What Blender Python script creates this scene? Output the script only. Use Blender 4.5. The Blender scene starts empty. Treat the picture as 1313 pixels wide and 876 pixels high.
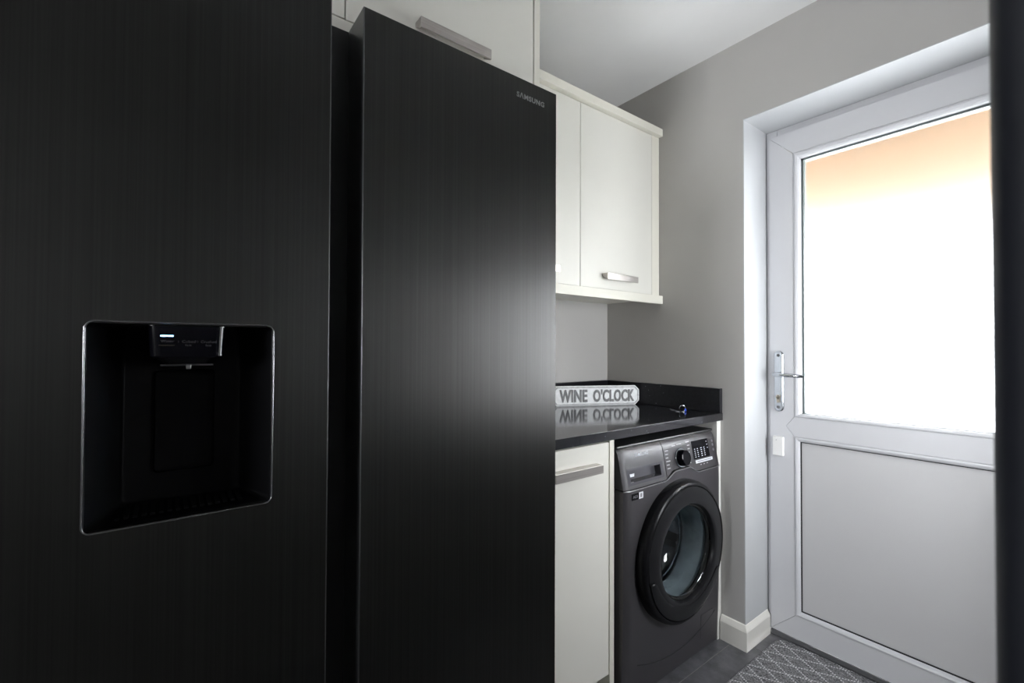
import bpy, bmesh, math, random
from mathutils import Vector, Matrix
PI = math.pi
SC = bpy.context.scene
COL = SC.collection
random.seed(7)

# ------------------------------------------------------------------ camera
YAW, PITCH, ROLL, FPX = 0.9211, 0.0147, 0.0038, 584.38
CAM_H = 1.171
F0 = Vector((-math.sin(YAW), math.cos(YAW), 0)); U0 = Vector((0, 0, 1)); R0 = Vector((math.cos(YAW), math.sin(YAW), 0))
FW = F0 * math.cos(PITCH) + U0 * math.sin(PITCH)
UP = -F0 * math.sin(PITCH) + U0 * math.cos(PITCH)
R1 = R0 * math.cos(ROLL) + UP * math.sin(ROLL)
U1 = UP * math.cos(ROLL) - R0 * math.sin(ROLL)
cam_d = bpy.data.cameras.new('camera')
cam_d.sensor_width = 36.0
cam_d.lens = FPX / 1313 * 36.0
cam_d.clip_start = 0.02
cam_d.dof.use_dof = True
cam_d.dof.focus_distance = 1.35
cam_d.dof.aperture_fstop = 7.1
cam = bpy.data.objects.new('camera', cam_d)
COL.objects.link(cam)
cam.matrix_world = Matrix(((R1.x, U1.x, -FW.x, 0), (R1.y, U1.y, -FW.y, 0), (R1.z, U1.z, -FW.z, CAM_H), (0, 0, 0, 1)))
SC.camera = cam

# ------------------------------------------------------------------ light
SKY = 42.0
world = bpy.data.worlds.new('overcast_sky')
SC.world = world
world.use_nodes = True
bg = world.node_tree.nodes['Background']
bg.inputs[0].default_value = (0.93, 0.96, 1.0, 1)
bg.inputs[1].default_value = SKY

def area(name, loc, rot, sx, sy, power, color):
    l = bpy.data.lights.new(name, 'AREA'); l.shape = 'RECTANGLE'; l.size = sx; l.size_y = sy
    l.energy = power; l.color = color
    o = bpy.data.objects.new(name, l); COL.objects.link(o); o.location = loc; o.rotation_euler = rot
    return o
# light portals: they only guide the sampling of the sky through the two added window openings
for nm, loc, rot, sx, sy in (('added_side_window_portal', (0.26, 1.64, 1.15), (0, math.radians(90), 0), .70, .26), ('added_front_window_portal', (-0.30, -3.04, 1.5), (math.radians(90), 0, 0), .8, .7)):
    area(nm, loc, rot, sx, sy, 1.0, (1, 1, 1)).data.cycles.is_portal = True

SC.view_settings.view_transform = 'Standard'
SC.view_settings.look = 'None'
SC.view_settings.gamma = 1.0
SC.view_settings.exposure = 0.0
SC.cycles.use_denoising = True
SC.cycles.max_bounces = 12
SC.cycles.diffuse_bounces = 6
SC.cycles.transmission_bounces = 10
SC.cycles.glossy_bounces = 6

# ------------------------------------------------------------------ helpers
def lin(c): return tuple(((v / 255) / 12.92 if v / 255 <= .04045 else ((v / 255 + .055) / 1.055) ** 2.4) for v in c)

class Mat:
    def __init__(s, name):
        s.m = bpy.data.materials.new(name); s.m.use_nodes = True
        s.nt = s.m.node_tree; s.b = s.nt.nodes['Principled BSDF']
    def n(s, t, **k):
        x = s.nt.nodes.new(t)
        for a, b in k.items(): setattr(x, a, b)
        return x
    def l(s, a, b): s.nt.links.new(a, b)
    def math(s, op, a, b=None, c=None):
        x = s.n('ShaderNodeMath', operation=op)
        for i, v in enumerate((a, b, c)):
            if v is None: continue
            if hasattr(v, 'is_linked'): s.l(v, x.inputs[i])
            else: x.inputs[i].default_value = v
        return x.outputs[0]
    def noise(s, scale, detail=3, mapscale=(1, 1, 1), rough=.5):
        tc = s.n('ShaderNodeTexCoord'); mp = s.n('ShaderNodeMapping'); mp.inputs['Scale'].default_value = mapscale
        nz = s.n('ShaderNodeTexNoise'); nz.inputs['Scale'].default_value = scale; nz.inputs['Detail'].default_value = detail
        nz.inputs['Roughness'].default_value = rough
        s.l(tc.outputs['Object'], mp.inputs[0]); s.l(mp.outputs[0], nz.inputs['Vector'])
        return nz.outputs['Fac']
    def ramp(s, fac, c0, c1, p0=.3, p1=.7):
        r = s.n('ShaderNodeValToRGB'); e = r.color_ramp.elements
        e[0].position = p0; e[1].position = p1; e[0].color = (*c0, 1); e[1].color = (*c1, 1)
        s.l(fac, r.inputs[0]); return r.outputs[0]
    def bump(s, h, strength=.2, dist=.001):
        b = s.n('ShaderNodeBump'); b.inputs['Strength'].default_value = strength; b.inputs['Distance'].default_value = dist
        s.l(h, b.inputs['Height']); s.l(b.outputs[0], s.b.inputs['Normal'])

def plain(name, col, rough=.5, metal=0., var=.06, nscale=6., bump=None, spec=None, coat=0., **k):
    """Plain paint, plastic or metal with a slight procedural mottling."""
    M = Mat(name)
    f = M.noise(nscale, 4)
    c0 = tuple(v * (1 - var) for v in col); c1 = tuple(min(1, v * (1 + var)) for v in col)
    M.l(M.ramp(f, c0, c1), M.b.inputs['Base Color'])
    M.b.inputs['Roughness'].default_value = rough
    M.b.inputs['Metallic'].default_value = metal
    if spec is not None: M.b.inputs['Specular IOR Level'].default_value = spec
    if coat: M.b.inputs['Coat Weight'].default_value = coat; M.b.inputs['Coat Roughness'].default_value = .05
    if bump: M.bump(M.noise(bump[0], 5), bump[1], bump[2])
    for a, b in k.items(): M.b.inputs[a.replace('_', ' ')].default_value = b
    return M.m

def brushed(name, c0, c1, rough, aniso, along=(1, 260, 1.2), rvar=.03):
    M = Mat(name)
    f = M.noise(1.0, 5, along, .7)
    M.l(M.ramp(f, c0, c1, .3, .7), M.b.inputs['Base Color'])
    M.b.inputs['Metallic'].default_value = 1.0
    M.l(M.math('ADD', M.math('MULTIPLY', f, rvar * 2), rough - rvar), M.b.inputs['Roughness'])
    M.b.inputs['Anisotropic'].default_value = aniso
    t = M.n('ShaderNodeTangent', direction_type='RADIAL', axis='Z')
    M.l(t.outputs[0], M.b.inputs['Tangent'])
    return M.m

BLACK_STEEL = brushed('black_brushed_steel', (.046, .0455, .0445), (.062, .0615, .0605), .36, .70)
STEEL_EDGE = plain('black_steel_edge', (.16, .16, .165), .35, 1.0)  # lighter metal, for the painted edge highlights and the screws
BLACK_PLASTIC = plain('black_gloss_plastic', (.004, .004, .0045), .25, spec=.25)
BLACK_MATT = plain('black_matt_plastic', (.010, .010, .011), .5)
CREAM = plain('cream_lacquer', (.73, .717, .66), .33, var=.015, nscale=3)
CREAM_EDGE = plain('cream_edging', (.74, .72, .64), .38, var=.015)
CARCASS = plain('cream_carcass', (.66, .64, .57), .5, var=.02)
NICKEL = brushed('brushed_nickel', (.42, .39, .37), (.55, .52, .49), .36, .4, along=(1, 2, 300))
WALL = plain('grey_wall_paint', (.44, .43, .415), .75, var=.03, nscale=2.5, bump=(60, .15, .002))
REVEAL = plain('white_reveal_paint', (.47, .48, .49), .6, var=.02, bump=(40, .1, .001))
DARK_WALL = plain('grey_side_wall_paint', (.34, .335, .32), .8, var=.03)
CEIL = plain('ceiling_paint', (.76, .76, .76), .8, var=.015)
SKIRT = plain('white_gloss_skirting', (.74, .72, .67), .3, var=.03)
UPVC = plain('white_upvc', (.58, .58, .60), .32, var=.01)
UPVC_PANEL = plain('white_door_panel', (.54, .535, .54), .42, var=.012)
GASKET = plain('black_rubber', (.012, .012, .013), .6)
SPACER = plain('grey_spacer_bar', (.10, .12, .12), .5)
CHROME = plain('chrome', (.50, .52, .55), .16, 1.0, var=.02)
GUN = plain('graphite_washer_steel', (.075, .071, .077), .40, .6, var=.05, nscale=4)
GUN_PANEL = plain('graphite_washer_panel', (.036, .034, .037), .46, .2, var=.04)
DARK_RING = plain('washer_door_plastic', (.006, .006, .007), .26, spec=.12)
DARK_FACE = plain('washer_door_face', (.009, .009, .010), .32, spec=.16)
SILVER_LINE = plain('silver_accent', (.45, .45, .47), .3, 1.0)
WHITE_PRINT = plain('white_print', (.80, .82, .86), .5)
GREY_PRINT = plain('grey_print', (.22, .22, .23), .5)
DIM_PRINT = plain('dim_print', (.07, .07, .075), .5)
LOGO_STEEL = plain('logo_grey', (.24, .24, .24), .45, .4)
PANEL_BLACK = plain('black_gloss_panel', (.004, .004, .006), .10, spec=.16)
RECESS_BLACK = plain('recess_black', (.003, .003, .0035), .38, spec=.09)
DARK_DOOR = plain('charcoal_door_paint', (.012, .013, .017), .4, var=.05, spec=.3)

def granite(name='black_sparkle_quartz', rough=.09, ior=1.75):
    M = Mat(name)
    tc = M.n('ShaderNodeTexCoord'); v = M.n('ShaderNodeTexVoronoi'); v.inputs['Scale'].default_value = 70
    M.l(tc.outputs['Object'], v.inputs['Vector'])
    wn = M.n('ShaderNodeTexWhiteNoise'); M.l(v.outputs['Position'], wn.inputs['Vector'])
    fleck = M.math('MULTIPLY', M.math('LESS_THAN', v.outputs['Distance'], .12), M.math('GREATER_THAN', wn.outputs[0], .90))
    base = M.ramp(M.noise(90, 4), (.007, .007, .009), (.016, .016, .020))
    mx = M.n('ShaderNodeMix', data_type='RGBA'); M.l(fleck, mx.inputs['Factor']); M.l(base, mx.inputs['A']); mx.inputs['B'].default_value = (.35, .36, .40, 1)
    M.l(mx.outputs['Result'], M.b.inputs['Base Color'])
    M.b.inputs['Roughness'].default_value = rough
    M.b.inputs['IOR'].default_value = ior
    return M.m
GRANITE = granite()
GRANITE_UP = granite('black_quartz_upstand', .28, 1.4)

def tile_mat():
    M = Mat('dark_grey_floor_tile')
    f = M.noise(14, 6, (1, 1, 1), .65)
    M.l(M.ramp(f, (.065, .065, .070), (.135, .135, .145)), M.b.inputs['Base Color'])
    M.b.inputs['Roughness'].default_value = .2
    M.bump(M.noise(55, 4), .08, .001)
    return M.m
TILE = tile_mat()
GROUT = plain('grey_grout', (.20, .195, .185), .8)

def frosted():
    M = Mat('frosted_glass')
    g = M.n('ShaderNodeBsdfGlass', distribution='GGX'); g.inputs['IOR'].default_value = 1.45
    g.inputs['Color'].default_value = (.97, .98, .98, 1)
    f = M.noise(220, 2)
    M.l(M.math('ADD', M.math('MULTIPLY', f, .02), .27), g.inputs['Roughness'])
    M.l(g.outputs[0], M.nt.nodes['Material Output'].inputs[0])
    return M.m
FROST = frosted()

def bowl_glass():
    M = Mat('washer_bowl_glass')
    M.b.inputs['Base Color'].default_value = (.85, .92, .95, 1)
    M.b.inputs['Transmission Weight'].default_value = 1.0
    M.b.inputs['Roughness'].default_value = .02
    M.b.inputs['IOR'].default_value = 1.5
    return M.m
BOWL = bowl_glass()

def rug_mat():
    M = Mat('woven_grey_mat')
    tc = M.n('ShaderNodeTexCoord'); sp = M.n('ShaderNodeSeparateXYZ'); M.l(tc.outputs['Object'], sp.inputs[0])
    x = M.math('DIVIDE', sp.outputs[0], .115); y = M.math('DIVIDE', sp.outputs[1], .064)
    def fam(sign, off):
        p = M.math('ADD', M.math('MULTIPLY', y, sign), x) if sign > 0 else M.math('SUBTRACT', x, y)
        fr = M.math('FRACT', M.math('ADD', p, off))
        line = M.math('LESS_THAN', M.math('ABSOLUTE', M.math('SUBTRACT', fr, .5)), .055)
        return line
    lines = M.math('MAXIMUM', fam(1, .1), fam(-1, .37))
    # stitches: small checks of the weave along the lines
    ck = M.math('MULTIPLY', M.math('GREATER_THAN', M.math('FRACT', M.math('MULTIPLY', sp.outputs[0], 130)), .38),
                M.math('GREATER_THAN', M.math('FRACT', M.math('MULTIPLY', sp.outputs[1], 130)), .30))
    mask = M.math('MULTIPLY', lines, ck)
    base = M.ramp(M.noise(170, 3, (1, 1, 1), .8), (.035, .035, .038), (.30, .30, .305), .38, .68)
    mx = M.n('ShaderNodeMix', data_type='RGBA'); M.l(mask, mx.inputs['Factor']); M.l(base, mx.inputs['A']); mx.inputs['B'].default_value = (.62, .62, .63, 1)
    M.l(mx.outputs['Result'], M.b.inputs['Base Color']); M.b.inputs['Roughness'].default_value = .95
    M.bump(M.noise(260, 3), .8, .002)
    return M.m
RUG = rug_mat()

def emit(name, col, s):
    M = Mat(name); M.b.inputs['Base Color'].default_value = (0, 0, 0, 1)
    f = M.ramp(M.noise(5), col, col)
    M.l(f, M.b.inputs['Emission Color']); M.b.inputs['Emission Strength'].default_value = s
    return M.m
LED = emit('blue_white_led', (.30, .60, 1.0), 5.0)

AWNING = plain('terracotta_soffit', (.056, .035, .019), .9, spec=0.0)
PAVING = plain('pale_paving', (.62, .61, .60), .85, bump=(30, .2, .002))
BRICK = plain('exterior_render', (.55, .50, .45), .85)

def wloc(o):
    v = Vector((0, 0, 0))
    while o is not None: v = v + o.location; o = o.parent
    return v

def obj(name, bm, mat, parent=None, smooth=False, local=False, bevel=None, origin=None, solid=None):
    """Link a bmesh given in world coordinates (or in the parent's own frame when local) as one mesh object."""
    bmesh.ops.recalc_face_normals(bm, faces=bm.faces[:])
    me = bpy.data.meshes.new(name)
    off = Vector((0, 0, 0)) if local or parent is None else wloc(parent)
    if origin is not None: off = Vector(origin)
    if off.length > 0: bmesh.ops.translate(bm, verts=bm.verts[:], vec=-off)
    if smooth:
        for f in bm.faces: f.smooth = True
    bm.to_mesh(me); bm.free()
    for m in (mat if isinstance(mat, (list, tuple)) else [mat]): me.materials.append(m)
    o = bpy.data.objects.new(name, me); COL.objects.link(o)
    if parent is not None: o.parent = parent
    elif origin is not None: o.location = origin
    if solid:
        s = o.modifiers.new('solid', 'SOLIDIFY'); s.thickness = solid; s.offset = -1
    if bevel:
        b = o.modifiers.new('bevel', 'BEVEL'); b.width = bevel; b.segments = 2; b.limit_method = 'ANGLE'; b.angle_limit = math.radians(40)
    if smooth:
        try: me.set_sharp_from_angle(angle=math.radians(38))
        except Exception: pass
    return o

def thing(name, label, cat, loc=(0, 0, 0), rz=0., group=None):
    o = bpy.data.objects.new(name, None); COL.objects.link(o); o.location = loc; o.rotation_euler = (0, 0, rz)
    o.empty_display_size = .05
    o['label'] = label; o['category'] = cat
    if group: o['group'] = group
    return o
def tag(o, label, cat, group=None):
    o['label'] = label; o['category'] = cat
    if group: o['group'] = group
    return o
def struct(o, label=None):
    o['kind'] = 'structure'
    if label: o['label'] = label
    return o

def box(bm, x0, x1, y0, y1, z0, z1):
    vs = [bm.verts.new((x, y, z)) for x in (x0, x1) for y in (y0, y1) for z in (z0, z1)]
    for q in ((0, 1, 3, 2), (4, 6, 7, 5), (0, 4, 5, 1), (2, 3, 7, 6), (0, 2, 6, 4), (1, 5, 7, 3)):
        bm.faces.new([vs[i] for i in q])
    return bm
def bx(*a): return box(bmesh.new(), *a)
def boxes(*L):
    bm = bmesh.new()
    for a in L: box(bm, *a)
    return bm
def prism(bm, pts, vec):
    """Extrude the closed polygon pts (3-D) along vec."""
    vec = Vector(vec)
    a = [bm.verts.new(p) for p in pts]; b = [bm.verts.new(Vector(p) + vec) for p in pts]
    n = len(pts)
    bm.faces.new(a[::-1]); bm.faces.new(b)
    for i in range(n): bm.faces.new((a[i], a[(i + 1) % n], b[(i + 1) % n], b[i]))
    return bm
def rings(bm, R, closed=True, cap0=False, cap1=False):
    V = [[bm.verts.new(p) for p in r] for r in R]
    n = len(R[0])
    for a, b in zip(V, V[1:]):
        for i in range(n if closed else n - 1):
            bm.faces.new((a[i], a[(i + 1) % n], b[(i + 1) % n], b[i]))
    if cap0: bm.faces.new(V[0][::-1])
    if cap1: bm.faces.new(V[-1])
    return bm
def lathe_x(bm, prof, cy, cz, n=64, cap0=False, cap1=False):
    """prof: (x, radius) pairs turned about the line through (cy, cz) along X."""
    return rings(bm, [[(x, cy + r * math.cos(2 * PI * k / n), cz + r * math.sin(2 * PI * k / n)) for k in range(n)] for x, r in prof], True, cap0, cap1)
def rrect(y0, y1, z0, z1, r, x, n=6):
    P = []
    for cy, cz, a0 in ((y1 - r, z1 - r, 0), (y0 + r, z1 - r, 90), (y0 + r, z0 + r, 180), (y1 - r, z0 + r, 270)):
        for k in range(n + 1):
            a = math.radians(a0 + 90 * k / n); P.append((x, cy + r * math.cos(a), cz + r * math.sin(a)))
    return P
def tube(bm, pts, r, n=10, closed=False):
    pts = [Vector(p) for p in pts]; R = []; N = len(pts)
    rr = r if isinstance(r, (list, tuple)) else [r] * N
    prev = None
    for i, p in enumerate(pts):
        t = (pts[(i + 1) % N] - pts[i - 1]) if closed or 0 < i < N - 1 else (pts[1] - pts[0] if i == 0 else pts[-1] - pts[-2])
        t.normalize()
        if prev is None:
            u = t.orthogonal().normalized()
        else:
            u = (prev - t * prev.dot(t)).normalized()
        prev = u; w = t.cross(u)
        R.append([p + (u * math.cos(2 * PI * k / n) + w * math.sin(2 * PI * k / n)) * rr[i] for k in range(n)])
    if closed: R.append(R[0])
    if closed:
        rings(bm, R); bmesh.ops.remove_doubles(bm, verts=bm.verts[:], dist=1e-6); return bm
    return rings(bm, R, True, True, True)
def arc(c, r, a0, a1, n, u=(0, 1, 0), v=(0, 0, 1)):
    c, u, v = Vector(c), Vector(u), Vector(v)
    return [c + u * r * math.cos(math.radians(a0 + (a1 - a0) * k / n)) + v * r * math.sin(math.radians(a0 + (a1 - a0) * k / n)) for k in range(n + 1)]

def text_bm(body, width, height, org, u=(0, 1, 0), v=(0, 0, 1), nrm=(1, 0, 0), depth=.0006, bold=0., spacing=1.0, centre=False):
    """Raised lettering as mesh: fits the string into width x height, lower-left corner at org."""
    cu = bpy.data.curves.new('lettering_curve', 'FONT'); cu.body = body; cu.size = 1; cu.extrude = .01; cu.offset = bold; cu.resolution_u = 3
    cu.space_character = spacing
    if centre: cu.align_x = 'CENTER'
    ob = bpy.data.objects.new('lettering_curve', cu); COL.objects.link(ob)
    bpy.context.view_layer.update()
    dg = bpy.context.evaluated_depsgraph_get()
    me = bpy.data.meshes.new_from_object(ob.evaluated_get(dg))
    bm = bmesh.new(); bm.from_mesh(me)
    bpy.data.objects.remove(ob); bpy.data.curves.remove(cu); bpy.data.meshes.remove(me)
    xs = [q.co.x for q in bm.verts]; ys = [q.co.y for q in bm.verts]
    x0, x1, y0, y1 = min(xs), max(xs), min(ys), max(ys)
    org, u, v, nrm = Vector(org), Vector(u), Vector(v), Vector(nrm)
    for q in bm.verts:
        a = (q.co.x - x0) / (x1 - x0) * width; b = (q.co.y - y0) / (y1 - y0) * height
        d = depth if q.co.z > 0 else 0.0
        q.co = org + u * a + v * b + nrm * d
    return bm

# ------------------------------------------------------------------ the room
XB, YF, ZC = -1.573, 1.812, 2.40     # wall behind the units, wall with the outer door, ceiling
XR, YB = 0.22, -3.0
RX0, RX1, RZ = -0.877, 0.047, 2.082  # door opening
YO = 2.12                            # outer face of the outer wall
DY = 1.995                           # room face of the door sash

struct(obj('wall_left', bx(XB - .12, XB, YB - .12, YO, -.12, ZC), WALL), 'light grey painted wall behind the worktop')
WA, WB, WZ0, WZ1 = 1.51, 1.77, .80, 1.50
struct(obj('wall_right', boxes((XR, XR + .12, YB - .12, WA, -.12, ZC), (XR, XR + .12, WB, YO, -.12, ZC), (XR, XR + .12, WA, WB, -.12, WZ0), (XR, XR + .12, WA, WB, WZ1, ZC)), DARK_WALL))
struct(obj('added_window_2', boxes((XR + .121, XR + .15, WA - .03, WA, WZ0 - .03, WZ1 + .03), (XR + .121, XR + .15, WB, WB + .03, WZ0 - .03, WZ1 + .03), (XR + .121, XR + .15, WA, WB, WZ0 - .03, WZ0), (XR + .121, XR + .15, WA, WB, WZ1, WZ1 + .03)), BRICK))  # unseen side window, added to brighten the cabinets and the left wall
wb = struct(obj('wall_back', boxes((XB, RX0, YF, YO, -.12, ZC), (RX1, XR, YF, YO, -.12, ZC), (RX0, RX1, YF, YO, RZ, ZC)), WALL), 'grey painted wall around the white outer door')
# plastered white lining of the opening
obj('reveal_lining', boxes((RX0, RX0 + .003, YF + .0004, DY + .015, 0, RZ), (RX1 - .003, RX1, YF + .0004, DY + .015, 0, RZ), (RX0 + .003, RX1 - .003, YF + .0004, DY + .015, RZ - .003, RZ)), REVEAL, wb)
wf = struct(obj('wall_front', boxes((XB, -.70, YB - .12, YB, -.12, ZC), (.10, XR, YB - .12, YB, -.12, ZC), (-.70, .10, YB - .12, YB, -.12, 1.15), (-.70, .10, YB - .12, YB, 1.85, ZC)), DARK_WALL))
struct(obj('added_window_1', boxes((-.73, -.70, YB - .15, YB - .121, 1.12, 1.88), (.10, .13, YB - .15, YB - .121, 1.12, 1.88), (-.70, .10, YB - .15, YB - .121, 1.12, 1.15), (-.70, .10, YB - .15, YB - .121, 1.85, 1.88)), UPVC))  # unseen window behind the camera, added for fill light
struct(obj('ceiling', bx(XB - .12, XR + .12, YB - .12, YO, ZC, ZC + .1), CEIL), 'plain white ceiling')

fl = struct(obj('floor', bx(XB, XR, YB, YO, -.10, -.0012), GROUT), 'dark grey tiled floor with thin pale grout')
tw, tl, g = .30, .60, .0022
xs = [-.929 + tw * k for k in range(-3, 7)]; ys = [1.25 + tl * k for k in range(-8, 3)]
first = None
for i in range(len(xs) - 1):
    for j in range(len(ys) - 1):
        x0, x1, y0, y1 = max(xs[i], XB), min(xs[i + 1], XR), max(ys[j], YB), min(ys[j + 1], DY + .012)
        if x1 - x0 < .02 or y1 - y0 < .02: continue
        bm = bx(x0 + g / 2, x1 - g / 2, y0 + g / 2, y1 - g / 2, -.011, 0)
        obj('tile', bm, TILE, fl, bevel=.0008)

# skirting round the pier left of the door: front face, mitred round the corner into the reveal
prof = [(0, 0), (.0155, 0), (.0155, .074), (.013, .080), (.005, .094), (0, .096)]
def sk(x, y): return None
bm = bmesh.new()
R = [[(-.968, YF - d, z) for d, z in prof], [(RX0 + d, YF - d, z) for d, z in prof], [(RX0 + d, DY + .002, z) for d, z in prof]]
rings(bm, R, True, True, True)
struct(obj('baseboard_back', bm, SKIRT), 'white skirting board round the corner of the door opening')
struct(obj('baseboard_right', bx(XR - .015, XR, YB, YF, 0, .095), SKIRT))

# ------------------------------------------------------------------ outer door
door = bpy.data.objects.new('door_1', None); COL.objects.link(door); door.location = (-.42, DY, 0)
struct(door, 'white half-glazed outer door with frosted pane and flat lower panel')
FY = DY + .014
obj('outer_frame', boxes((RX0 + .003, -.832, FY, FY + .06, .021, RZ - .003), (.002, RX1 - .003, FY, FY + .06, .021, RZ - .003), (-.832, .002, FY, FY + .06, 2.02, RZ - .003)), UPVC, door, bevel=.002)
obj('threshold', bx(-.862, .032, FY - .004, FY + .07, .0, .020), plain('grey_threshold', (.14, .14, .145), .4), door, bevel=.002)
SX0, SX1, SZ0, SZ1 = -.859, .029, .028, 2.049          # sash
GX0, GX1 = -.767, -.063                                # inner edge of the stiles (bead starts)
T = .055
def member(name, pts):
    bm = bmesh.new(); prism(bm, [(x, DY, z) for x, z in pts], (0, T, 0)); return obj(name, bm, UPVC, door, bevel=.0012)
e = .0006
# stiles and rails with mitred corners; the middle rail butts with the pointed ends seen on the door
member('stile', [(SX0, SZ0), (GX0, SZ0 + .090 + e), (GX0, .823 - e), (GX0 - .030, .862), (GX0, .902 + e), (GX0, 1.957 - e), (SX0, SZ1)])
member('stile', [(SX1, SZ0), (SX1, SZ1), (GX1, 1.957 - e), (GX1, .902), (GX1 + .030, .862), (GX1, .823), (GX1, SZ0 + .090 + e)])
member('top_rail', [(SX0 + e, SZ1), (GX0 + e, 1.957), (GX1 - e, 1.957), (SX1 - e, SZ1)])
member('bottom_rail', [(SX0 + e, SZ0), (SX1 - e, SZ0), (GX1 - e, .118), (GX0 + e, .118)])
member('middle_rail', [(GX0 - .029, .862), (GX0 + e, .823), (GX1 - e, .823), (GX1 + .029, .862), (GX1 - e, .902), (GX0 + e, .902)])
def bead(name, x0, x1, z0, z1, w, wt, wb_):
    """Glazing bead round an opening: slopes from the sash face down towards the pane."""
    bm = bmesh.new()
    o = [(x0, z0), (x1, z0), (x1, z1), (x0, z1)]
    def ins(k): return [(x0 + w * k, z0 + wb_ * k), (x1 - w * k, z0 + wb_ * k), (x1 - w * k, z1 - wt * k), (x0 + w * k, z1 - wt * k)]
    R = [[(x, DY + .012, z) for x, z in o], [(x, DY - .0015, z) for x, z in ins(.05)], [(x, DY - .003, z) for x, z in ins(.35)], [(x, DY - .0005, z) for x, z in ins(.7)], [(x, DY + .006, z) for x, z in ins(.95)], [(x, DY + .016, z) for x, z in ins(1)], [(x, DY + .03, z) for x, z in ins(1)], [(x, DY + .03, z) for x, z in o]]
    rings(bm, R + [R[0]]); bmesh.ops.remove_doubles(bm, verts=bm.verts[:], dist=1e-6)
    return obj(name, bm, UPVC, door)
bead('glazing_bead', GX0, GX1, .902, 1.957, .022, .024, .014)
bead('panel_bead', GX0, GX1, .118, .823, .019, .019, .020)
# glazing unit: spacer frame with rubber line, frosted pane
x0, x1, z0, z1 = GX0 + .022, GX1 - .022, .902 + .014, 1.957 - .024
obj('glazing_gasket', boxes((x0 - .01, x0 + .0075, DY + .020, DY + .05, z0, z1), (x1 - .0075, x1 + .01, DY + .014, DY + .05, z0, z1), (x0, x1, DY + .020, DY + .05, z1 - .0075, z1 + .01), (x0, x1, DY + .014, DY + .05, z0 - .01, z0 + .001)), SPACER, door)
obj('pane', bx(x0 - .004, x1 + .004, DY + .034, DY + .040, z0 - .004, z1 + .004), FROST, door)['label'] = 'frosted glass pane blown out by daylight'
x0, x1, z0, z1 = GX0 + .019, GX1 - .019, .118 + .020, .823 - .019
obj('panel_gasket', boxes((x0 - .004, x0 + .003, DY + .008, DY + .03, z0, z1), (x1 - .003, x1 + .004, DY + .008, DY + .03, z0, z1), (x0, x1, DY + .008, DY + .03, z1 - .002, z1 + .004), (x0, x1, DY + .008, DY + .03, z0 - .004, z0 + .003)), GASKET, door)
obj('lower_panel', bx(x0 - .004, x1 + .004, DY + .012, DY + .045, z0 - .004, z1 + .004), UPVC_PANEL, door)
# lever handle on a long plate
hx = -.8215
bm = bmesh.new()
def oval(y, w, za, zb, n=10):
    r = w / 2
    return [(hx + r * math.cos(math.radians(180 * k / n)), y, zb - r + r * math.sin(math.radians(180 * k / n))) for k in range(n + 1)] + [(hx + r * math.cos(math.radians(180 + 180 * k / n)), y, za + r + r * math.sin(math.radians(180 + 180 * k / n))) for k in range(n + 1)]
rings(bm, [oval(DY - .001, .036, .918, 1.164), oval(DY - .007, .036, .918, 1.164), oval(DY - .010, .030, .921, 1.161)], True, True, True)
plate = obj('handle_plate', bm, CHROME, door, smooth=True)
bm = bmesh.new()
tube(bm, [(hx, DY - .008, 1.068), (hx, DY - .026, 1.068)], .0095, 14)
tube(bm, [(hx - .006, DY - .040, 1.069), (hx, DY - .043, 1.069), (hx + .02, DY - .047, 1.069), (hx + .055, DY - .047, 1.068), (hx + .085, DY - .044, 1.0665), (hx + .100, DY - .038, 1.066)], [.008, .0095, .0085, .0078, .0075, .006], 14)
tube(bm, [(hx, DY - .024, 1.068), (hx, DY - .045, 1.069)], .0085, 14)
obj('lever', bm, CHROME, door, smooth=True)
bm = bmesh.new()
tube(bm, [(hx, DY - .008, .978), (hx, DY - .016, .978)], .0085, 14); box(bm, hx - .005, hx + .005, DY - .016, DY - .008, .955, .976)
obj('lock_cylinder', bm, plain('satin_nickel', (.50, .45, .38), .3, 1.0), door, smooth=True)
obj('keyhole', bx(hx - .001, hx + .001, DY - .0166, DY - .0158, .972, .984), GASKET, door)
for z in (.936, 1.146):
    bm = bmesh.new(); tube(bm, [(hx, DY - .009, z), (hx, DY - .0125, z)], .006, 12); obj('screw', bm, STEEL_EDGE, door)
# alarm contact stuck on the stile
s = thing('door_sensor', 'small white alarm contact stuck on the door stile below the lever handle', 'sensor', (-.822, DY, .740))
obj('housing', bx(-.843, -.803, DY - .017, DY - .0002, .740, .817), plain('white_sensor_plastic', (.80, .79, .77), .4), s, bevel=.003)
bm = bmesh.new(); tube(bm, [(-.828, DY - .0165, .803), (-.828, DY - .0176, .803)], .0016, 8); obj('indicator_dot', bm, GREY_PRINT, s)

# outside: paving, canopy over the door
struct(obj('ground', bx(-6, 6, YO, 8, -.25, -.15), PAVING))
cn = thing('door_canopy', 'terracotta porch canopy seen as an orange blur through the top of the frosted pane', 'canopy', (-.42, YO, 2.06))
obj('soffit', bx(-1.6, .8, YO + .002, YO + 2.2, 2.055, 2.075), AWNING, cn)
obj('fascia', bx(-1.6, .8, YO + 2.2, YO + 2.22, 2.03, 2.09), AWNING, cn)

# ------------------------------------------------------------------ dark upright panel at the right
bm = bmesh.new(); r = .0165
pts = [(XR - .001, .264), (XR - .001, .264 + 2 * r)] + [(-.0142 + r * math.cos(math.radians(90 + 180 * k / 12)), .264 + r + r * math.sin(math.radians(90 + 180 * k / 12))) for k in range(13)]
prism(bm, [(x, y, 0) for x, y in pts], (0, 0, 2.20))
tag(obj('tall_side_panel', bm, DARK_DOOR, smooth=True), 'tall charcoal panel with a rounded edge, close by at the right edge', 'panel')

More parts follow.
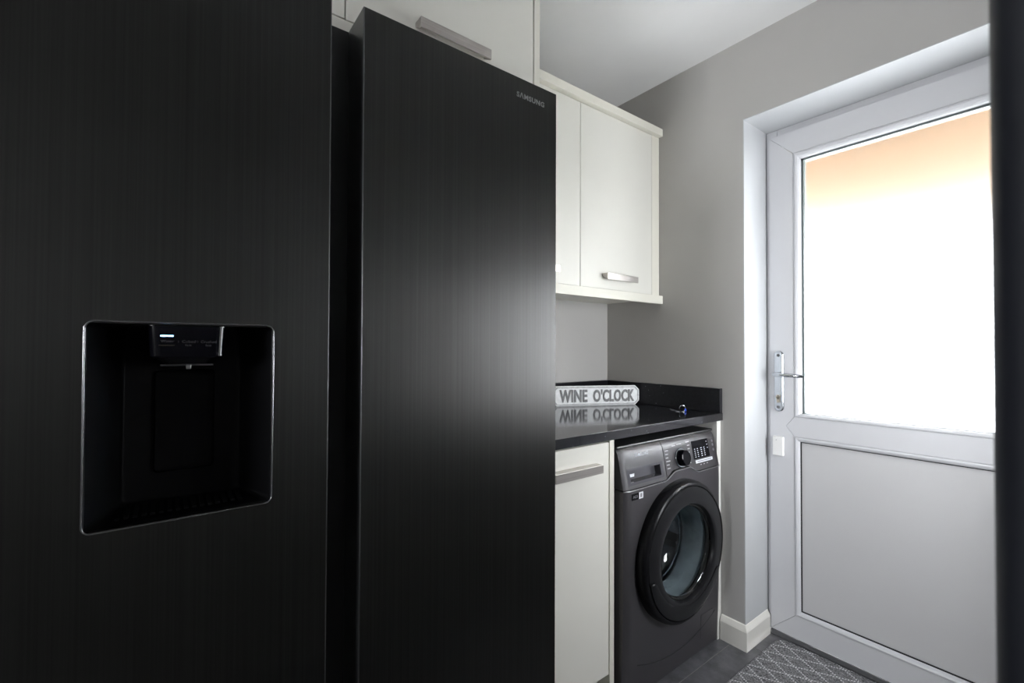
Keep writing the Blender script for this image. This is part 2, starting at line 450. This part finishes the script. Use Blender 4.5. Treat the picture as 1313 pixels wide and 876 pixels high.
# ------------------------------------------------------------------ fridge freezer
DX = -.7985
fr = thing('fridge_freezer', 'large black brushed steel side-by-side fridge freezer with water dispenser', 'fridge', (-1.15, .28, 0))
obj('cabinet', bx(-1.53, -.925, -.172, .732, .03, 1.765), BLACK_MATT, fr)
obj('kick_plate', bx(-.925, -.885, -.170, .730, .012, .055), BLACK_MATT, fr)
for x in (-1.45, -.97):
    for y in (-.13, .69):
        bm = bmesh.new(); tube(bm, [(x, y, 0), (x, y, .031)], .02, 12); obj('foot', bm, BLACK_MATT, fr)
Z0, Z1 = .06, 1.778
BX = -.883
HY0, HY1, HZ0, HZ1 = -.0845, .136, .9275, 1.2055      # dispenser opening
i_ = .003
fd = obj('freezer_door', boxes((BX + .001, DX, -.1755, HY0 + i_, Z0, Z1), (BX + .001, DX, HY1 - i_, .2170, Z0, Z1), (BX + .001, DX, HY0 + i_, HY1 - i_, Z0, HZ0 + i_), (BX + .001, DX, HY0 + i_, HY1 - i_, HZ1 - i_, Z1)), BLACK_STEEL, fr)
obj('inner_leaf', bx(-.922, BX, -.1755, .2815, Z0, Z1), BLACK_MATT, fd)
obj('edge_highlight_strip', bx(BX + .002, DX + .0004, .2170, .2188, Z0, Z1), STEEL_EDGE, fd, bevel=.0007)  # lighter strip paints the highlight along each door's edge
rd = obj('fridge_door', bx(BX + .001, DX, .2752, .7365, Z0, Z1), BLACK_STEEL, fr)
obj('inner_leaf', bx(-.922, BX, .2840, .7365, Z0, Z1), BLACK_MATT, rd)
obj('edge_highlight_strip', bx(BX + .002, DX + .0004, .2730, .2752, Z0, Z1), STEEL_EDGE, rd, bevel=.0007)
obj('hinge_cover', bx(-1.03, -.93, .66, .72, 1.765, 1.790), BLACK_MATT, fr, bevel=.004)
obj('hinge_cover', bx(-1.03, -.93, -.16, -.10, 1.765, 1.790), BLACK_MATT, fr, bevel=.004)
obj('door_gasket', bx(-.8850, -.8812, .2815, .2840, Z0 + .002, Z1 + .004), GASKET, fr)
obj('brand_lettering', text_bm('S\u039bMSUNG', .081, .0122, (DX, .6172, 1.7338), bold=.022, spacing=1.12, depth=.0008), LOGO_STEEL, rd)
# dispenser
def ring_frame(y0, y1, z0, z1, r, w, xa, xb):
    bm = bmesh.new()
    R = [rrect(y0, y1, z0, z1, r, xa), rrect(y0, y1, z0, z1, r, xb - .001), rrect(y0 + .0006, y1 - .0006, z0 + .0006, z1 - .0006, r - .0006, xb), rrect(y0 + w, y1 - w, z0 + w, z1 - w, max(r - w, .001), xb), rrect(y0 + w, y1 - w, z0 + w, z1 - w, max(r - w, .001), xa)]
    rings(bm, R + [R[0]]); bmesh.ops.remove_doubles(bm, verts=bm.verts[:], dist=1e-7); return bm
bm = bmesh.new(); tube(bm, rrect(HY0 + .001, HY1 - .001, HZ0 + .001, HZ1 - .001, .010, DX + .0002), .0013, 10, True)
obj('dispenser_bezel', bm, plain('bezel_dark_chrome', (.28, .28, .29), .22, 1.0), fd, smooth=True)
bm = bmesh.new()
def rc(a, x, r): # a: 0 at the opening, 1 at the back wall
    return rrect(HY0 + .0018 + (.0355 - .0018) * a, HY1 - .0018 - (.038 - .0018) * a, HZ0 + .0018 + .0115 * a, HZ1 - .0018, r, x)
rings(bm, [rc(0, DX + .0002, .0095), rc(.03, DX - .004, .0095), rc(.92, DX - .064, .008), rc(1, DX - .070, .012), rc(1.08, DX - .072, .012)], True, False, True)
obj('dispenser_recess', bm, RECESS_BLACK, fd, smooth=True)
obj('drip_tray', boxes(*[(DX - .062, DX - .008, -.052 + .0095 * k, -.047 + .0095 * k,   .9385, .9412) for k in range(16)]), RECESS_BLACK, fd)
# control pod: rounded in plan, tapering downwards
def pod(y0, y1, z, xb, xf, r=.014, n=6):
    P = [(xb, y0, z)]
    P += [(xf - r + r * math.sin(math.radians(90 * k / n)), y0 + r - r * math.cos(math.radians(90 * k / n)), z) for k in range(n + 1)]
    P += [(xf - r + r * math.cos(math.radians(90 * k / n)), y1 - r + r * math.sin(math.radians(90 * k / n)), z) for k in range(n + 1)]
    P += [(xb, y1, z)]
    return P
PX = DX - .0015
bm = bmesh.new()
rings(bm, [pod(-.020, .073, 1.2005, DX - .069, PX), pod(-.018, .071, 1.158, DX - .069, PX - .001), pod(-.016, .069, 1.1555, DX - .069, PX - .003)], True, True, True)
obj('control_pod', bm, PANEL_BLACK, fd, smooth=True)
bm = bmesh.new()
rings(bm, [pod(-.013, .066, 1.1553, DX - .069, PX - .006), pod(-.006, .058, 1.1465, DX - .069, PX - .014)], True, True, True)
obj('nozzle_shroud', bm, BLACK_PLASTIC, fd, smooth=True)
bm = bmesh.new()
rings(bm, [pod(-.0215, .0745, 1.2005, DX - .069, PX + .001), pod(-.0215, .0745, 1.2015, DX - .069, PX + .001)], True, True, True)
obj('pod_lip', bm, BLACK_PLASTIC, fd, smooth=True)
obj('nozzle_bar', bx(DX - .05, DX - .030, -.006, .058, 1.1435, 1.1452), plain('nozzle_metal', (.25, .25, .26), .35, 1.0), fd)
obj('water_nozzle', bx(DX - .040, DX - .029, .0245, .0305, 1.1385, 1.1452), plain('nozzle_steel', (.6, .6, .62), .3, 1.0), fd, bevel=.0008)
bm = bmesh.new()
rings(bm, [rrect(-.013, .063, .982, 1.136, .006, DX - .0715), rrect(-.011, .061, .984, 1.134, .006, DX - .068), rrect(-.004, .054, .990, 1.128, .006, DX - .066)], True, False, True)
obj('paddle', bm, RECESS_BLACK, fd, smooth=True)
obj('indicator_light', bx(PX - .002, PX + .0007, -.0062, .0088, 1.1855, 1.1875), LED, fd, bevel=.0006)
def pl(t, y, z, w, h): obj('lettering', text_bm(t, w, h, (PX - .0002, y, z), depth=.0005), DIM_PRINT, fd)
pl('Water', -.0058, 1.1775, .0150, .0033)
pl('Cubed', .0185, 1.1770, .0160, .0035)
pl('Ice', .0226, 1.1722, .0068, .0031)
pl('Crushed', .0406, 1.1768, .0190, .0036)
pl('Ice', .0466, 1.1720, .0068, .0031)
for y in (.0142, .0368): obj('divider', bx(PX - .0002, PX + .0003, y, y + .0003, 1.1769, 1.1801), DIM_PRINT, fd)
obj('small_caption', bx(PX - .0002, PX + .0003, -.0078, .0102, 1.1729, 1.1736), plain('amber_print', (.05, .04, .025), .5), fd)

# ------------------------------------------------------------------ cabinets
def handle(parent, xf, y0, y1, z0, z1, reach=.030):
    """Folded bar handle: front plate, top plate, tapered end cheeks."""
    bm = bmesh.new()
    xb = xf - reach
    box(bm, xf - .005, xf, y0, y1, z0, z1)
    box(bm, xb + .0002, xf - .005, y0, y1, z1 - .004, z1)
    for y in (y0, y1 - .004):
        prism(bm, [(xf - .005, y, z1 - .004), (xf - .005, y, z0), (xb + .0002, y, z1 - .010), (xb + .0002, y, z1 - .004)], (0, .004, 0))
    return obj('handle', bm, NICKEL, parent, bevel=.0006)

# tall cabinet over the fridge
CX = -.95
oc = thing('overhead_cabinet', 'cream cabinet with two doors above the black fridge', 'cabinet', (-1.25, .29, 1.80))
obj('carcass', bx(XB + .002, CX - .020, -.218, .792, 1.802, ZC - .002), CARCASS, oc)
obj('bottom_rail', bx(CX - .019, CX - .0006, -.218, .7925, 1.802, 1.8465), CREAM, oc)
for y0, y1, hy in ((-.216, .2855, -.06), (.2885, .7905, .4425)):
    d = obj('door', bx(CX - .0195, CX, y0, y1, 1.849, ZC - .012), CREAM, oc, bevel=.0012)
    handle(d, CX + .030, hy, hy + .190, 1.8845, 1.9085)
tp = tag(obj('tall_end_panel', bx(XB + .001, CX + .001, .7945, .8135, 0, ZC - .001), CREAM_EDGE), 'tall cream end panel right of the fridge and its overhead cabinet', 'panel')
# wall cabinets
WX = -1.262
for nm, y0, y1, lab, hy in (('wall_cabinet', .8145, 1.2942, 'cream wall cabinet beside the fridge, mostly hidden by its door', .963), ('wall_cabinet', 1.2948, 1.7570, 'cream wall cabinet in the corner by the back wall, its door fully visible', 1.4225)):
    w = thing(nm, lab, 'cabinet', (-1.42, (y0 + y1) / 2, 1.412), group='wall cabinets over the worktop')
    obj('carcass', bx(XB + .001, WX - .020, y0, y1, 1.4135, 2.1475), CARCASS, w)
    d = obj('door', bx(WX - .0185, WX, y0 + .0012, y1 - .0012, 1.4165, 2.1455), CREAM, w, bevel=.0012)
    handle(d, WX + .030, hy, hy + .197, 1.4535, 1.4795)
    if y0 > 1: obj('filler_strip', bx(WX - .04, WX - .0005, 1.7575, YF - .0015, 1.4135, 2.1470), CREAM_EDGE, w)
tag(obj('cabinet_cornice', bx(XB + .001, -1.242, .8145, YF - .001, 2.1482, 2.182), CREAM_EDGE, bevel=.001), 'cream cornice board along the top of the wall cabinets', 'cornice')
tag(obj('cabinet_pelmet', boxes((-1.262, -1.243, .8145, YF - .001, 1.376, 1.4128), (XB + .001, -1.262, .8145, YF - .001, 1.400, 1.4128)), CREAM_EDGE), 'cream pelmet board along the underside of the wall cabinets', 'pelmet')
# base cabinet
BXF = -.985
bc = thing('base_cabinet', 'cream base cabinet between the fridge and the washing machine', 'cabinet', (-1.27, 1.0, 0))
obj('carcass', bx(XB + .001, BXF - .019, .816, 1.1445, .125, .880), CARCASS, bc)
obj('plinth', bx(BXF - .065, BXF - .05, .816, 1.1445, 0, .1245), CREAM_EDGE, bc)
obj('side_panel', bx(XB + .001, BXF + .002, 1.1450, 1.1655, 0, .880), CREAM_EDGE, bc)
obj('rear_foot', bx(XB + .001, XB + .05, .83, .87, 0, .125), CARCASS, bc)
d = obj('door', bx(BXF - .0185, BXF, .838, 1.1425, .127, .869), CREAM, bc, bevel=.0012)
handle(d, BXF + .030, .884, 1.084, .785, .811)
tag(obj('appliance_end_panel', bx(XB + .001, -.972, 1.783, YF - .0005, 0, .880), plain('white_end_panel', (.76, .75, .71), .4)), 'narrow white end panel between the washing machine and the grey wall', 'panel')

# worktop and upstands
tag(obj('worktop', bx(XB + .0005, -.9622, .8145, YF - .0005, .8805, .9097), GRANITE, bevel=.0004), 'polished black sparkle stone worktop over the washing machine', 'worktop')
tag(obj('worktop_upstand', bx(XB + .0005, XB + .020, .8145, YF - .0005, .9099, 1.0099), GRANITE_UP, bevel=.001), 'black stone upstand along the wall behind the white sign', 'upstand', 'stone upstands of the worktop')
tag(obj('worktop_upstand', bx(XB + .0205, -.9640, YF - .0205, YF - .0005, .9099, 1.0099), GRANITE_UP, bevel=.001), 'black stone upstand on the door wall, behind the keys', 'upstand', 'stone upstands of the worktop')

# ------------------------------------------------------------------ washing machine
WY0, WY1 = 1.182, 1.774
wm = thing('washing_machine', 'graphite front-loading washing machine with round black door under the worktop', 'washing machine', (-1.25, 1.478, 0))
obj('cabinet', boxes((-1.55, -1.005, WY0 + .004, WY0 + .012, .018, .838), (-1.55, -1.005, WY1 - .012, WY1 - .004, .018, .838), (-1.55, -1.540, WY0 + .012, WY1 - .012, .018, .838), (-1.54, -1.005, WY0 + .012, WY1 - .012, .018, .028)), GUN, wm)
obj('top_plate', bx(-1.555, -.985, WY0, WY1, .838, .848), BLACK_MATT, wm, bevel=.004)
for x in (-1.5, -1.05):
    for y in (1.23, 1.73):
        bm = bmesh.new(); tube(bm, [(x, y, 0), (x, y, .0185)], .02, 12); obj('foot', bm, BLACK_MATT, wm)
DCY, DCZ = 1.480, .4525
def front_x(z, y):
    t = (z - .45) / .42
    x = -.949 - .010 * t * t if z < .45 else -.949 - .003 * t * t
    e_ = max(0, abs(y - 1.478) - .265) / .031
    return x - .010 * e_ * e_
def ztop(y):
    t = min(1, max(0, (1 - abs(y - 1.505) / .112) * 1.5))
    return .7085 + .026 * (t * t * (3 - 2 * t))
def ctl_x(z, y):
    t = (z - .71) / .13
    e_ = max(0, abs(y - 1.478) - .268) / .028
    return -.9515 - .026 * t - .010 * max(0, t - .8) * 5 * max(0, t - .8) * 5 - .008 * e_ * e_
def sheet(ys, zrow, nz, fx, thick, skip=None):
    """Curved front sheet over a grid of y columns; zrow(y) gives the lower and upper z; closed with its own thickness."""
    bm = bmesh.new(); G = []
    for y in ys:
        a, b = zrow(y)
        zs = [a + (b - a) * k / nz for k in range(nz + 1)] if isinstance(nz, int) else nz
        G.append([bm.verts.new((fx(z, y), y, z)) for z in zs])
    for i in range(len(G) - 1):
        for k in range(len(G[0]) - 1):
            if skip and skip(i, k): continue
            bm.faces.new((G[i][k], G[i + 1][k], G[i + 1][k + 1], G[i][k + 1]))
    ed = [e for e in bm.edges if e.is_boundary]
    r_ = bmesh.ops.extrude_edge_only(bm, edges=ed)
    for v in r_['geom']:
        if isinstance(v, bmesh.types.BMVert): v.co.x -= thick
    return bm
ysA = [WY0 + (WY1 - WY0) * k / 90 for k in range(91)]
bm = sheet(ysA, lambda y: (.022, ztop(y) - .003), 40, front_x, .045)
# cut the round opening
hole = [f for f in bm.faces if len(f.verts) == 4 and f.calc_center_median().x > -.962 and (Vector((0, f.calc_center_median().y - DCY, f.calc_center_median().z - DCZ))).length < .205]
bmesh.ops.delete(bm, geom=hole, context='FACES')
obj('front_panel', bm, GUN, wm, smooth=True)
# silver seam line between the front and the control panel
bm = bmesh.new(); tube(bm, [(front_x(ztop(y), y) + .0012, y, ztop(y) - .0015) for y in ysA], .0020, 6)
obj('seam_line', bm, SILVER_LINE, wm, smooth=True)
DS = 1.4135
# detergent drawer front with a recessed pull
yd = [WY0, 1.188, 1.196, 1.204, 1.216, 1.24, 1.28, 1.32, 1.36, 1.385, 1.396, 1.405, DS - .001]
zd = [.7105, .716, .722, .730, .745, .760, .768, .776, .79, .805, .82, .832, .838, .842]
bm = sheet(yd, lambda y: (.71, .842), zd, ctl_x, .04, skip=lambda i, k: 4 <= i <= 8 and 3 <= k <= 5)
dr = obj('detergent_drawer', bm, GUN_PANEL, wm, smooth=True)
bm = bmesh.new()
def quad(y0, y1, z0, z1, dx): return [(ctl_x(z, y) + dx, y, z) for y, z in ((y0, z0), (y1, z0), (y1, z1), (y0, z1))]
rings(bm, [quad(1.204, 1.398, .722, .775, .0006), quad(1.217, 1.384, .731, .767, .0006), quad(1.222, 1.380, .733, .765, -.022)], True, False, True)
pull = obj('drawer_pull', bm, plain('drawer_pull_gloss', (.075, .075, .085), .15, .2), dr)
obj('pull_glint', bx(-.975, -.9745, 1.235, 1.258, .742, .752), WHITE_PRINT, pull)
obj('brand_lettering', text_bm('S\u039bMSUNG', .073, .0115, (ctl_x(.809, 1.29) + .0004, 1.2555, .808), v=(-.19, 0, .98), nrm=(.98, 0, .19), bold=.006, spacing=1.15), WHITE_PRINT, dr)
yc = [DS + .0015 + (WY1 - DS - .0015) * k / 40 for k in range(41)]
bm = sheet(yc, lambda y: (ztop(y) + .002, .842), 14, ctl_x, .04)
obj('control_panel', bm, GUN_PANEL, wm, smooth=True)
vN = Vector((.98, 0, .19)); vU = Vector((-.19, 0, .98))
def onpanel(y, z, d=0.): return Vector((ctl_x(z, y), y, z)) + vN * d
# knob
KY, KZ = 1.512, .7705
def disc(prof, n=40):
    R = []
    c = Vector((ctl_x(KZ, KY), KY, KZ))
    for h, r in prof:
        R.append([c + vN * h + Vector((0, 1, 0)) * r * math.cos(2 * PI * k / n) + vU * r * math.sin(2 * PI * k / n) for k in range(n)])
    return R
bm = bmesh.new(); rings(bm, disc([(-.002, .0355), (.004, .0355), (.006, .034), (.006, .030), (.002, .029)])); kn = obj('knob_ring', bm, CHROME, wm, smooth=True)
bm = bmesh.new(); rings(bm, disc([(.0, .0305), (.012, .030), (.022, .0275), (.026, .0265), (.027, .0245), (.0255, .0235)]), True, True, True); obj('selector_knob', bm, PANEL_BLACK, wm, smooth=True)
# printed programme names beside the knob
L = []
bm = bmesh.new()
def dash(bm, y0, y1, z, h=.0032):
    a = [onpanel(y0, z, .0002), onpanel(y1, z, .0002), onpanel(y1, z, .0002) + vU * h, onpanel(y0, z, .0002) + vU * h]
    prism(bm, a, vN * .0003)
for k in range(6): dash(bm, 1.4235, 1.4235 + (.020, .017, .015, .024, .016, .018)[k], .803 - .0120 * k)
for k, (y, w) in enumerate(((1.560, .022), (1.566, .016), (1.566, .014), (1.568, .008), (1.568, .008), (1.568, .008), (1.566, .008))): dash(bm, y, y + w, .8185 - .0125 * k)
for k in range(3): dash(bm, 1.632 + .022 * k, 1.641 + .022 * k, .7275, .003)
dash(bm, 1.47, 1.492, .8155, .0026); dash(bm, 1.50, 1.53, .8175, .0026)
o = obj('programme_print', bm, plain('dim_white_print', (.38, .38, .39), .5), wm); o['kind'] = 'stuff'
# display
def plate_on(y0, y1, z0, z1, d, t=.0006):
    return prism(bmesh.new(), [onpanel(y0, z0, d), onpanel(y1, z0, d), onpanel(y1, z1, d), onpanel(y0, z1, d)], vN * t)
disp = obj('display', plate_on(1.595, 1.708, .752, .8185, .0004), PANEL_BLACK, wm)
bm = bmesh.new()
for c, y in enumerate((1.607, 1.626, 1.650, 1.672)):
    for k in range(5):
        w = (.006, .006, .008, .006)[c]
        p0, p1 = onpanel(y, .7585 + .0072 * k, .0011), onpanel(y + w, .7585 + .0072 * k, .0011)
        prism(bm, [p0, p1, p1 + vU * .0022, p0 + vU * .0022], vN * .0002)
for y, z in ((1.695, .806), (1.697, .795), (1.697, .783)):
    p0, p1 = onpanel(y, z, .0011), onpanel(y + .004, z, .0011); prism(bm, [p0, p1, p1 + vU * .003, p0 + vU * .003], vN * .0002)
obj('display_icons', bm, WHITE_PRINT, disp)['kind'] = 'stuff'
obj('energy_strip', plate_on(1.604, 1.722, .7365, .7475, .0004), plain('pale_strip', (.66, .68, .72), .4), wm)
obj('strip_print', prism(bmesh.new(), [onpanel(1.615, .7405, .0011), onpanel(1.712, .7405, .0011), onpanel(1.712, .7435, .0011), onpanel(1.615, .7435, .0011)], vN * .0002), GREY_PRINT, wm)
for z in (.805, .790, .772):
    bm = bmesh.new(); c = onpanel(1.740, z, 0)
    rings(bm, [[c + vN * h + Vector((0, 1, 0)) * r * math.cos(2 * PI * k / 16) + vU * r * math.sin(2 * PI * k / 16) for k in range(16)] for h, r in ((0, .005), (.001, .005), (.0014, .004))], True, True, True)
    obj('button', bm, plain('button_grey', (.20, .20, .22), .3, .5), wm)
# rating sticker
st = obj('rating_sticker', bx(front_x(.686, 1.245) + .0002, front_x(.686, 1.245) + .0012, 1.213, 1.250, .675, .696), PANEL_BLACK, wm)
obj('sticker_end', bx(front_x(.686, 1.245) + .0002, front_x(.686, 1.245) + .0013, 1.250, 1.272, .675, .696), plain('sticker_white', (.74, .75, .78), .5), st)
obj('sticker_print', bx(front_x(.686, 1.245) + .0013, front_x(.686, 1.245) + .0015, 1.256, 1.266, .679, .692), GREY_PRINT, st)
obj('sticker_print', text_bm('A03', .024, .009, (front_x(.686, 1.245) + .0012, 1.219, .681), depth=.0003), GREY_PRINT, st)
# door: plastic ring, glass bowl, gasket, drum
bm = bmesh.new()
lathe_x(bm, [(-.950, .2000), (-.950, .2480), (-.930, .2475), (-.919, .2440), (-.913, .2380), (-.911, .2310), (-.9135, .2290), (-.945, .2285), (-.945, .1995)], DCY, DCZ, 96)
wd = obj('door', bm, DARK_RING, wm, smooth=True)
bm = bmesh.new()
lathe_x(bm, [(-.944, .2280), (-.9135, .2280), (-.9115, .2265), (-.9075, .2050), (-.9060, .1850), (-.9060, .1740), (-.908, .1690), (-.914, .1660), (-.926, .1645), (-.944, .1640)], DCY, DCZ, 96)
obj('door_face', bm, DARK_FACE, wd, smooth=True)
# grip cover: the smooth lower lip laid over the ring
bm = bmesh.new()
R = []
for k in range(41):
    a = math.radians(192 + (332 - 192) * k / 40); t = math.sin(PI * k / 40) ** .5
    cs, sn = math.cos(a), math.sin(a)
    r0 = .208 - .028 * t
    R.append([(x, DCY + r * cs, DCZ + r * sn) for x, r in ((-.914, .2275), (-.9085, .2265), (-.9060, .2200), (-.9035, r0 + .007), (-.9045, r0 + .001), (-.909, r0))])
rings(bm, R, False); obj('door_grip', bm, DARK_FACE, wd, smooth=True, solid=.002)
bm = bmesh.new()
lathe_x(bm, [(-.921, .1645), (-.935, .158), (-.985, .150), (-1.035, .142), (-1.060, .126), (-1.072, .095), (-1.078, .05), (-1.080, .004)], DCY, DCZ, 72, False, True)
obj('glass_bowl', bm, BOWL, wd, smooth=True, solid=.004)
bm = bmesh.new()
lathe_x(bm, [(-.955, .200), (-.965, .182), (-.990, .172), (-1.030, .168), (-1.045, .176)], DCY, DCZ, 72)
obj('rubber_gasket', bm, plain('gasket_with_glass_reflection', (.37, .40, .415), .3, var=.4, nscale=9), wm, smooth=True, solid=.004)  # pale streaky blue-grey paints the bowl glass reflection into the gasket colour
bm = bmesh.new()
lathe_x(bm, [(-1.050, .176), (-1.050, .205), (-1.060, .230), (-1.300, .235), (-1.380, .225), (-1.400, .02)], DCY, DCZ, 72, False, True)
for k in range(3):
    a = math.radians(100 + 120 * k); c, s_ = math.cos(a), math.sin(a)
    prism(bm, [(-1.07, DCY + .232 * c - .03 * s_, DCZ + .232 * s_ + .03 * c), (-1.07, DCY + .17 * c, DCZ + .17 * s_), (-1.07, DCY + .232 * c + .03 * s_, DCZ + .232 * s_ - .03 * c)], (-.25, 0, 0))
bl = bmesh.new(); tube(bl, [(-1.047, DCY + .158 * math.cos(2 * PI * k / 48), DCZ + .158 * math.sin(2 * PI * k / 48)) for k in range(48)], .003, 8, True)
obj('drum_lip', bl, CHROME, wm, smooth=True)
obj('drum', bm, plain('drum_steel', (.35, .36, .38), .3, 1.0), wm, smooth=True)
# filter flap, lower right
def flat(y0, y1, z0, z1, d):
    return prism(bmesh.new(), [(front_x(z, y) + d, y, z) for y, z in ((y0, z0), (y1, z0), (y1, z1), (y0, z1))], (.0012, 0, 0))
obj('filter_flap', flat(1.630, 1.716, .070, .160, .0002), GUN, wm, bevel=.0006)
bm = bmesh.new()
tube(bm, [(front_x(.15 - .05 * math.cos((y - 1.478) * 6), y) + .0002, y, .085 + .9 * (y - 1.468) ** 2) for y in [1.25 + .03 * k for k in range(17)]], .0016, 6)
obj('styling_crease', bm, BLACK_MATT, wm, smooth=True)

# ------------------------------------------------------------------ sign on the worktop
sg = thing('wooden_sign', 'white wooden street-style sign with raised grey letters standing on the black worktop', 'sign', (-1.434, 1.5795, .9099), math.atan2(.355, .162))
W, H, c_ = .213, .0895, .020
def oct_(k, y): return [(x, y, z) for x, z in ((-W + c_ + k * .4, k), (W - c_ - k * .4, k), (W - k, c_ + k * .4), (W - k, H - c_ - k * .4), (W - c_ - k * .4, H - k), (-W + c_ + k * .4, H - k), (-W + k, H - c_ - k * .4), (-W + k, c_ + k * .4))]
SIGNW = plain('distressed_white_paint', (.84, .85, .86), .7, var=.10, nscale=60, bump=(120, .3, .001))
SIGNG = plain('worn_grey_paint', (.20, .20, .205), .7, var=.25, nscale=70)
bm = bmesh.new(); rings(bm, [oct_(0, .017), oct_(0, .001), oct_(.001, 0)], True, True, True)
obj('board', bm, SIGNW, sg, local=True)
bm = bmesh.new()
R = [oct_(.004, .0006), oct_(.0045, -.003), oct_(.009, -.003), oct_(.0095, .0006)]
rings(bm, R + [R[0]]); bmesh.ops.remove_doubles(bm, verts=bm.verts[:], dist=1e-7)
obj('raised_border', bm, plain('worn_border_paint', (.48, .48, .485), .7, var=.25, nscale=70), sg, local=True)
obj('lettering', text_bm("WINE", .134, .0575, (-.180, -.0002, .0160), u=(1, 0, 0), v=(0, 0, 1), nrm=(0, -1, 0), depth=.003, bold=.033, spacing=1.06), SIGNG, sg, local=True)
obj('lettering', text_bm("O'CLOCK", .204, .0580, (-.017, -.0002, .0158), u=(1, 0, 0), v=(0, 0, 1), nrm=(0, -1, 0), depth=.003, bold=.033, spacing=1.06), SIGNG, sg, local=True)

# ------------------------------------------------------------------ keys
ky = thing('keys', 'small key on a steel ring with a blue tag lying on the black worktop', 'keys', (-1.083, 1.714, .9099))
c = Vector((-1.083, 1.714, .9235)); u = Vector((.6, .8, 0))
bm = bmesh.new(); tube(bm, [c + u * .0125 * math.cos(2 * PI * k / 28) + Vector((0, 0, 1)) * .0125 * math.sin(2 * PI * k / 28) for k in range(28)], .0011, 8, True)
obj('split_ring', bm, CHROME, ky, smooth=True)
a = Vector((-1.091, 1.706, .9106)); b = Vector((-1.160, 1.738, .9106)); dv = (b - a).normalized(); pv = Vector((-dv.y, dv.x, 0))
bm = bmesh.new()
head = [a + dv * .011 + (dv * math.cos(2 * PI * k / 14) + pv * math.sin(2 * PI * k / 14)) * .0105 for k in range(14)]
prism(bm, head, (0, 0, .002))
blade = [a + dv * .020 + pv * .0035]
for k in range(9): blade.append(a + dv * (.026 + .0055 * k) + pv * (.0038 if k % 2 else .0022))
blade += [a + dv * .076, a + dv * .074 - pv * .003, a + dv * .020 - pv * .0035]
prism(bm, blade, (0, 0, .002))
obj('key', bm, CHROME, ky)
bm = bmesh.new(); cc = Vector((-1.0765, 1.7245, .9165))
bmesh.ops.create_uvsphere(bm, u_segments=16, v_segments=10, radius=.0062)
for v in bm.verts: v.co = Vector((v.co.x * .7, v.co.y * .8, v.co.z * 1.05)) + cc
obj('blue_tag', bm, plain('blue_plastic', (.015, .07, .60), .3), ky, smooth=True)['label'] = 'blue plastic tag'

# ------------------------------------------------------------------ mat
MX0, MX1, MY0, MY1 = -.826, .02, .45, 1.992
bm = bmesh.new()
def mat_o(k, z):
    P = []
    r = .05
    for cx, cy, a0 in ((MX1 - r, MY1 - r, 0), (MX0 + r, MY1 - r, 90), (MX0 + r, MY0 + r, 180), (MX1 - r, MY0 + r, 270)):
        for i in range(7):
            t = math.radians(a0 + 15 * i); P.append((cx + (r - k) * math.cos(t), cy + (r - k) * math.sin(t), z))
    return P
rings(bm, [mat_o(0, .0005), mat_o(0, .005), mat_o(.003, .0075)], True, True, True)
m = tag(obj('door_mat', bm, RUG, origin=(-.4, 1.2, 0)), 'dark grey woven mat with white dotted lattice in front of the outer door', 'mat')
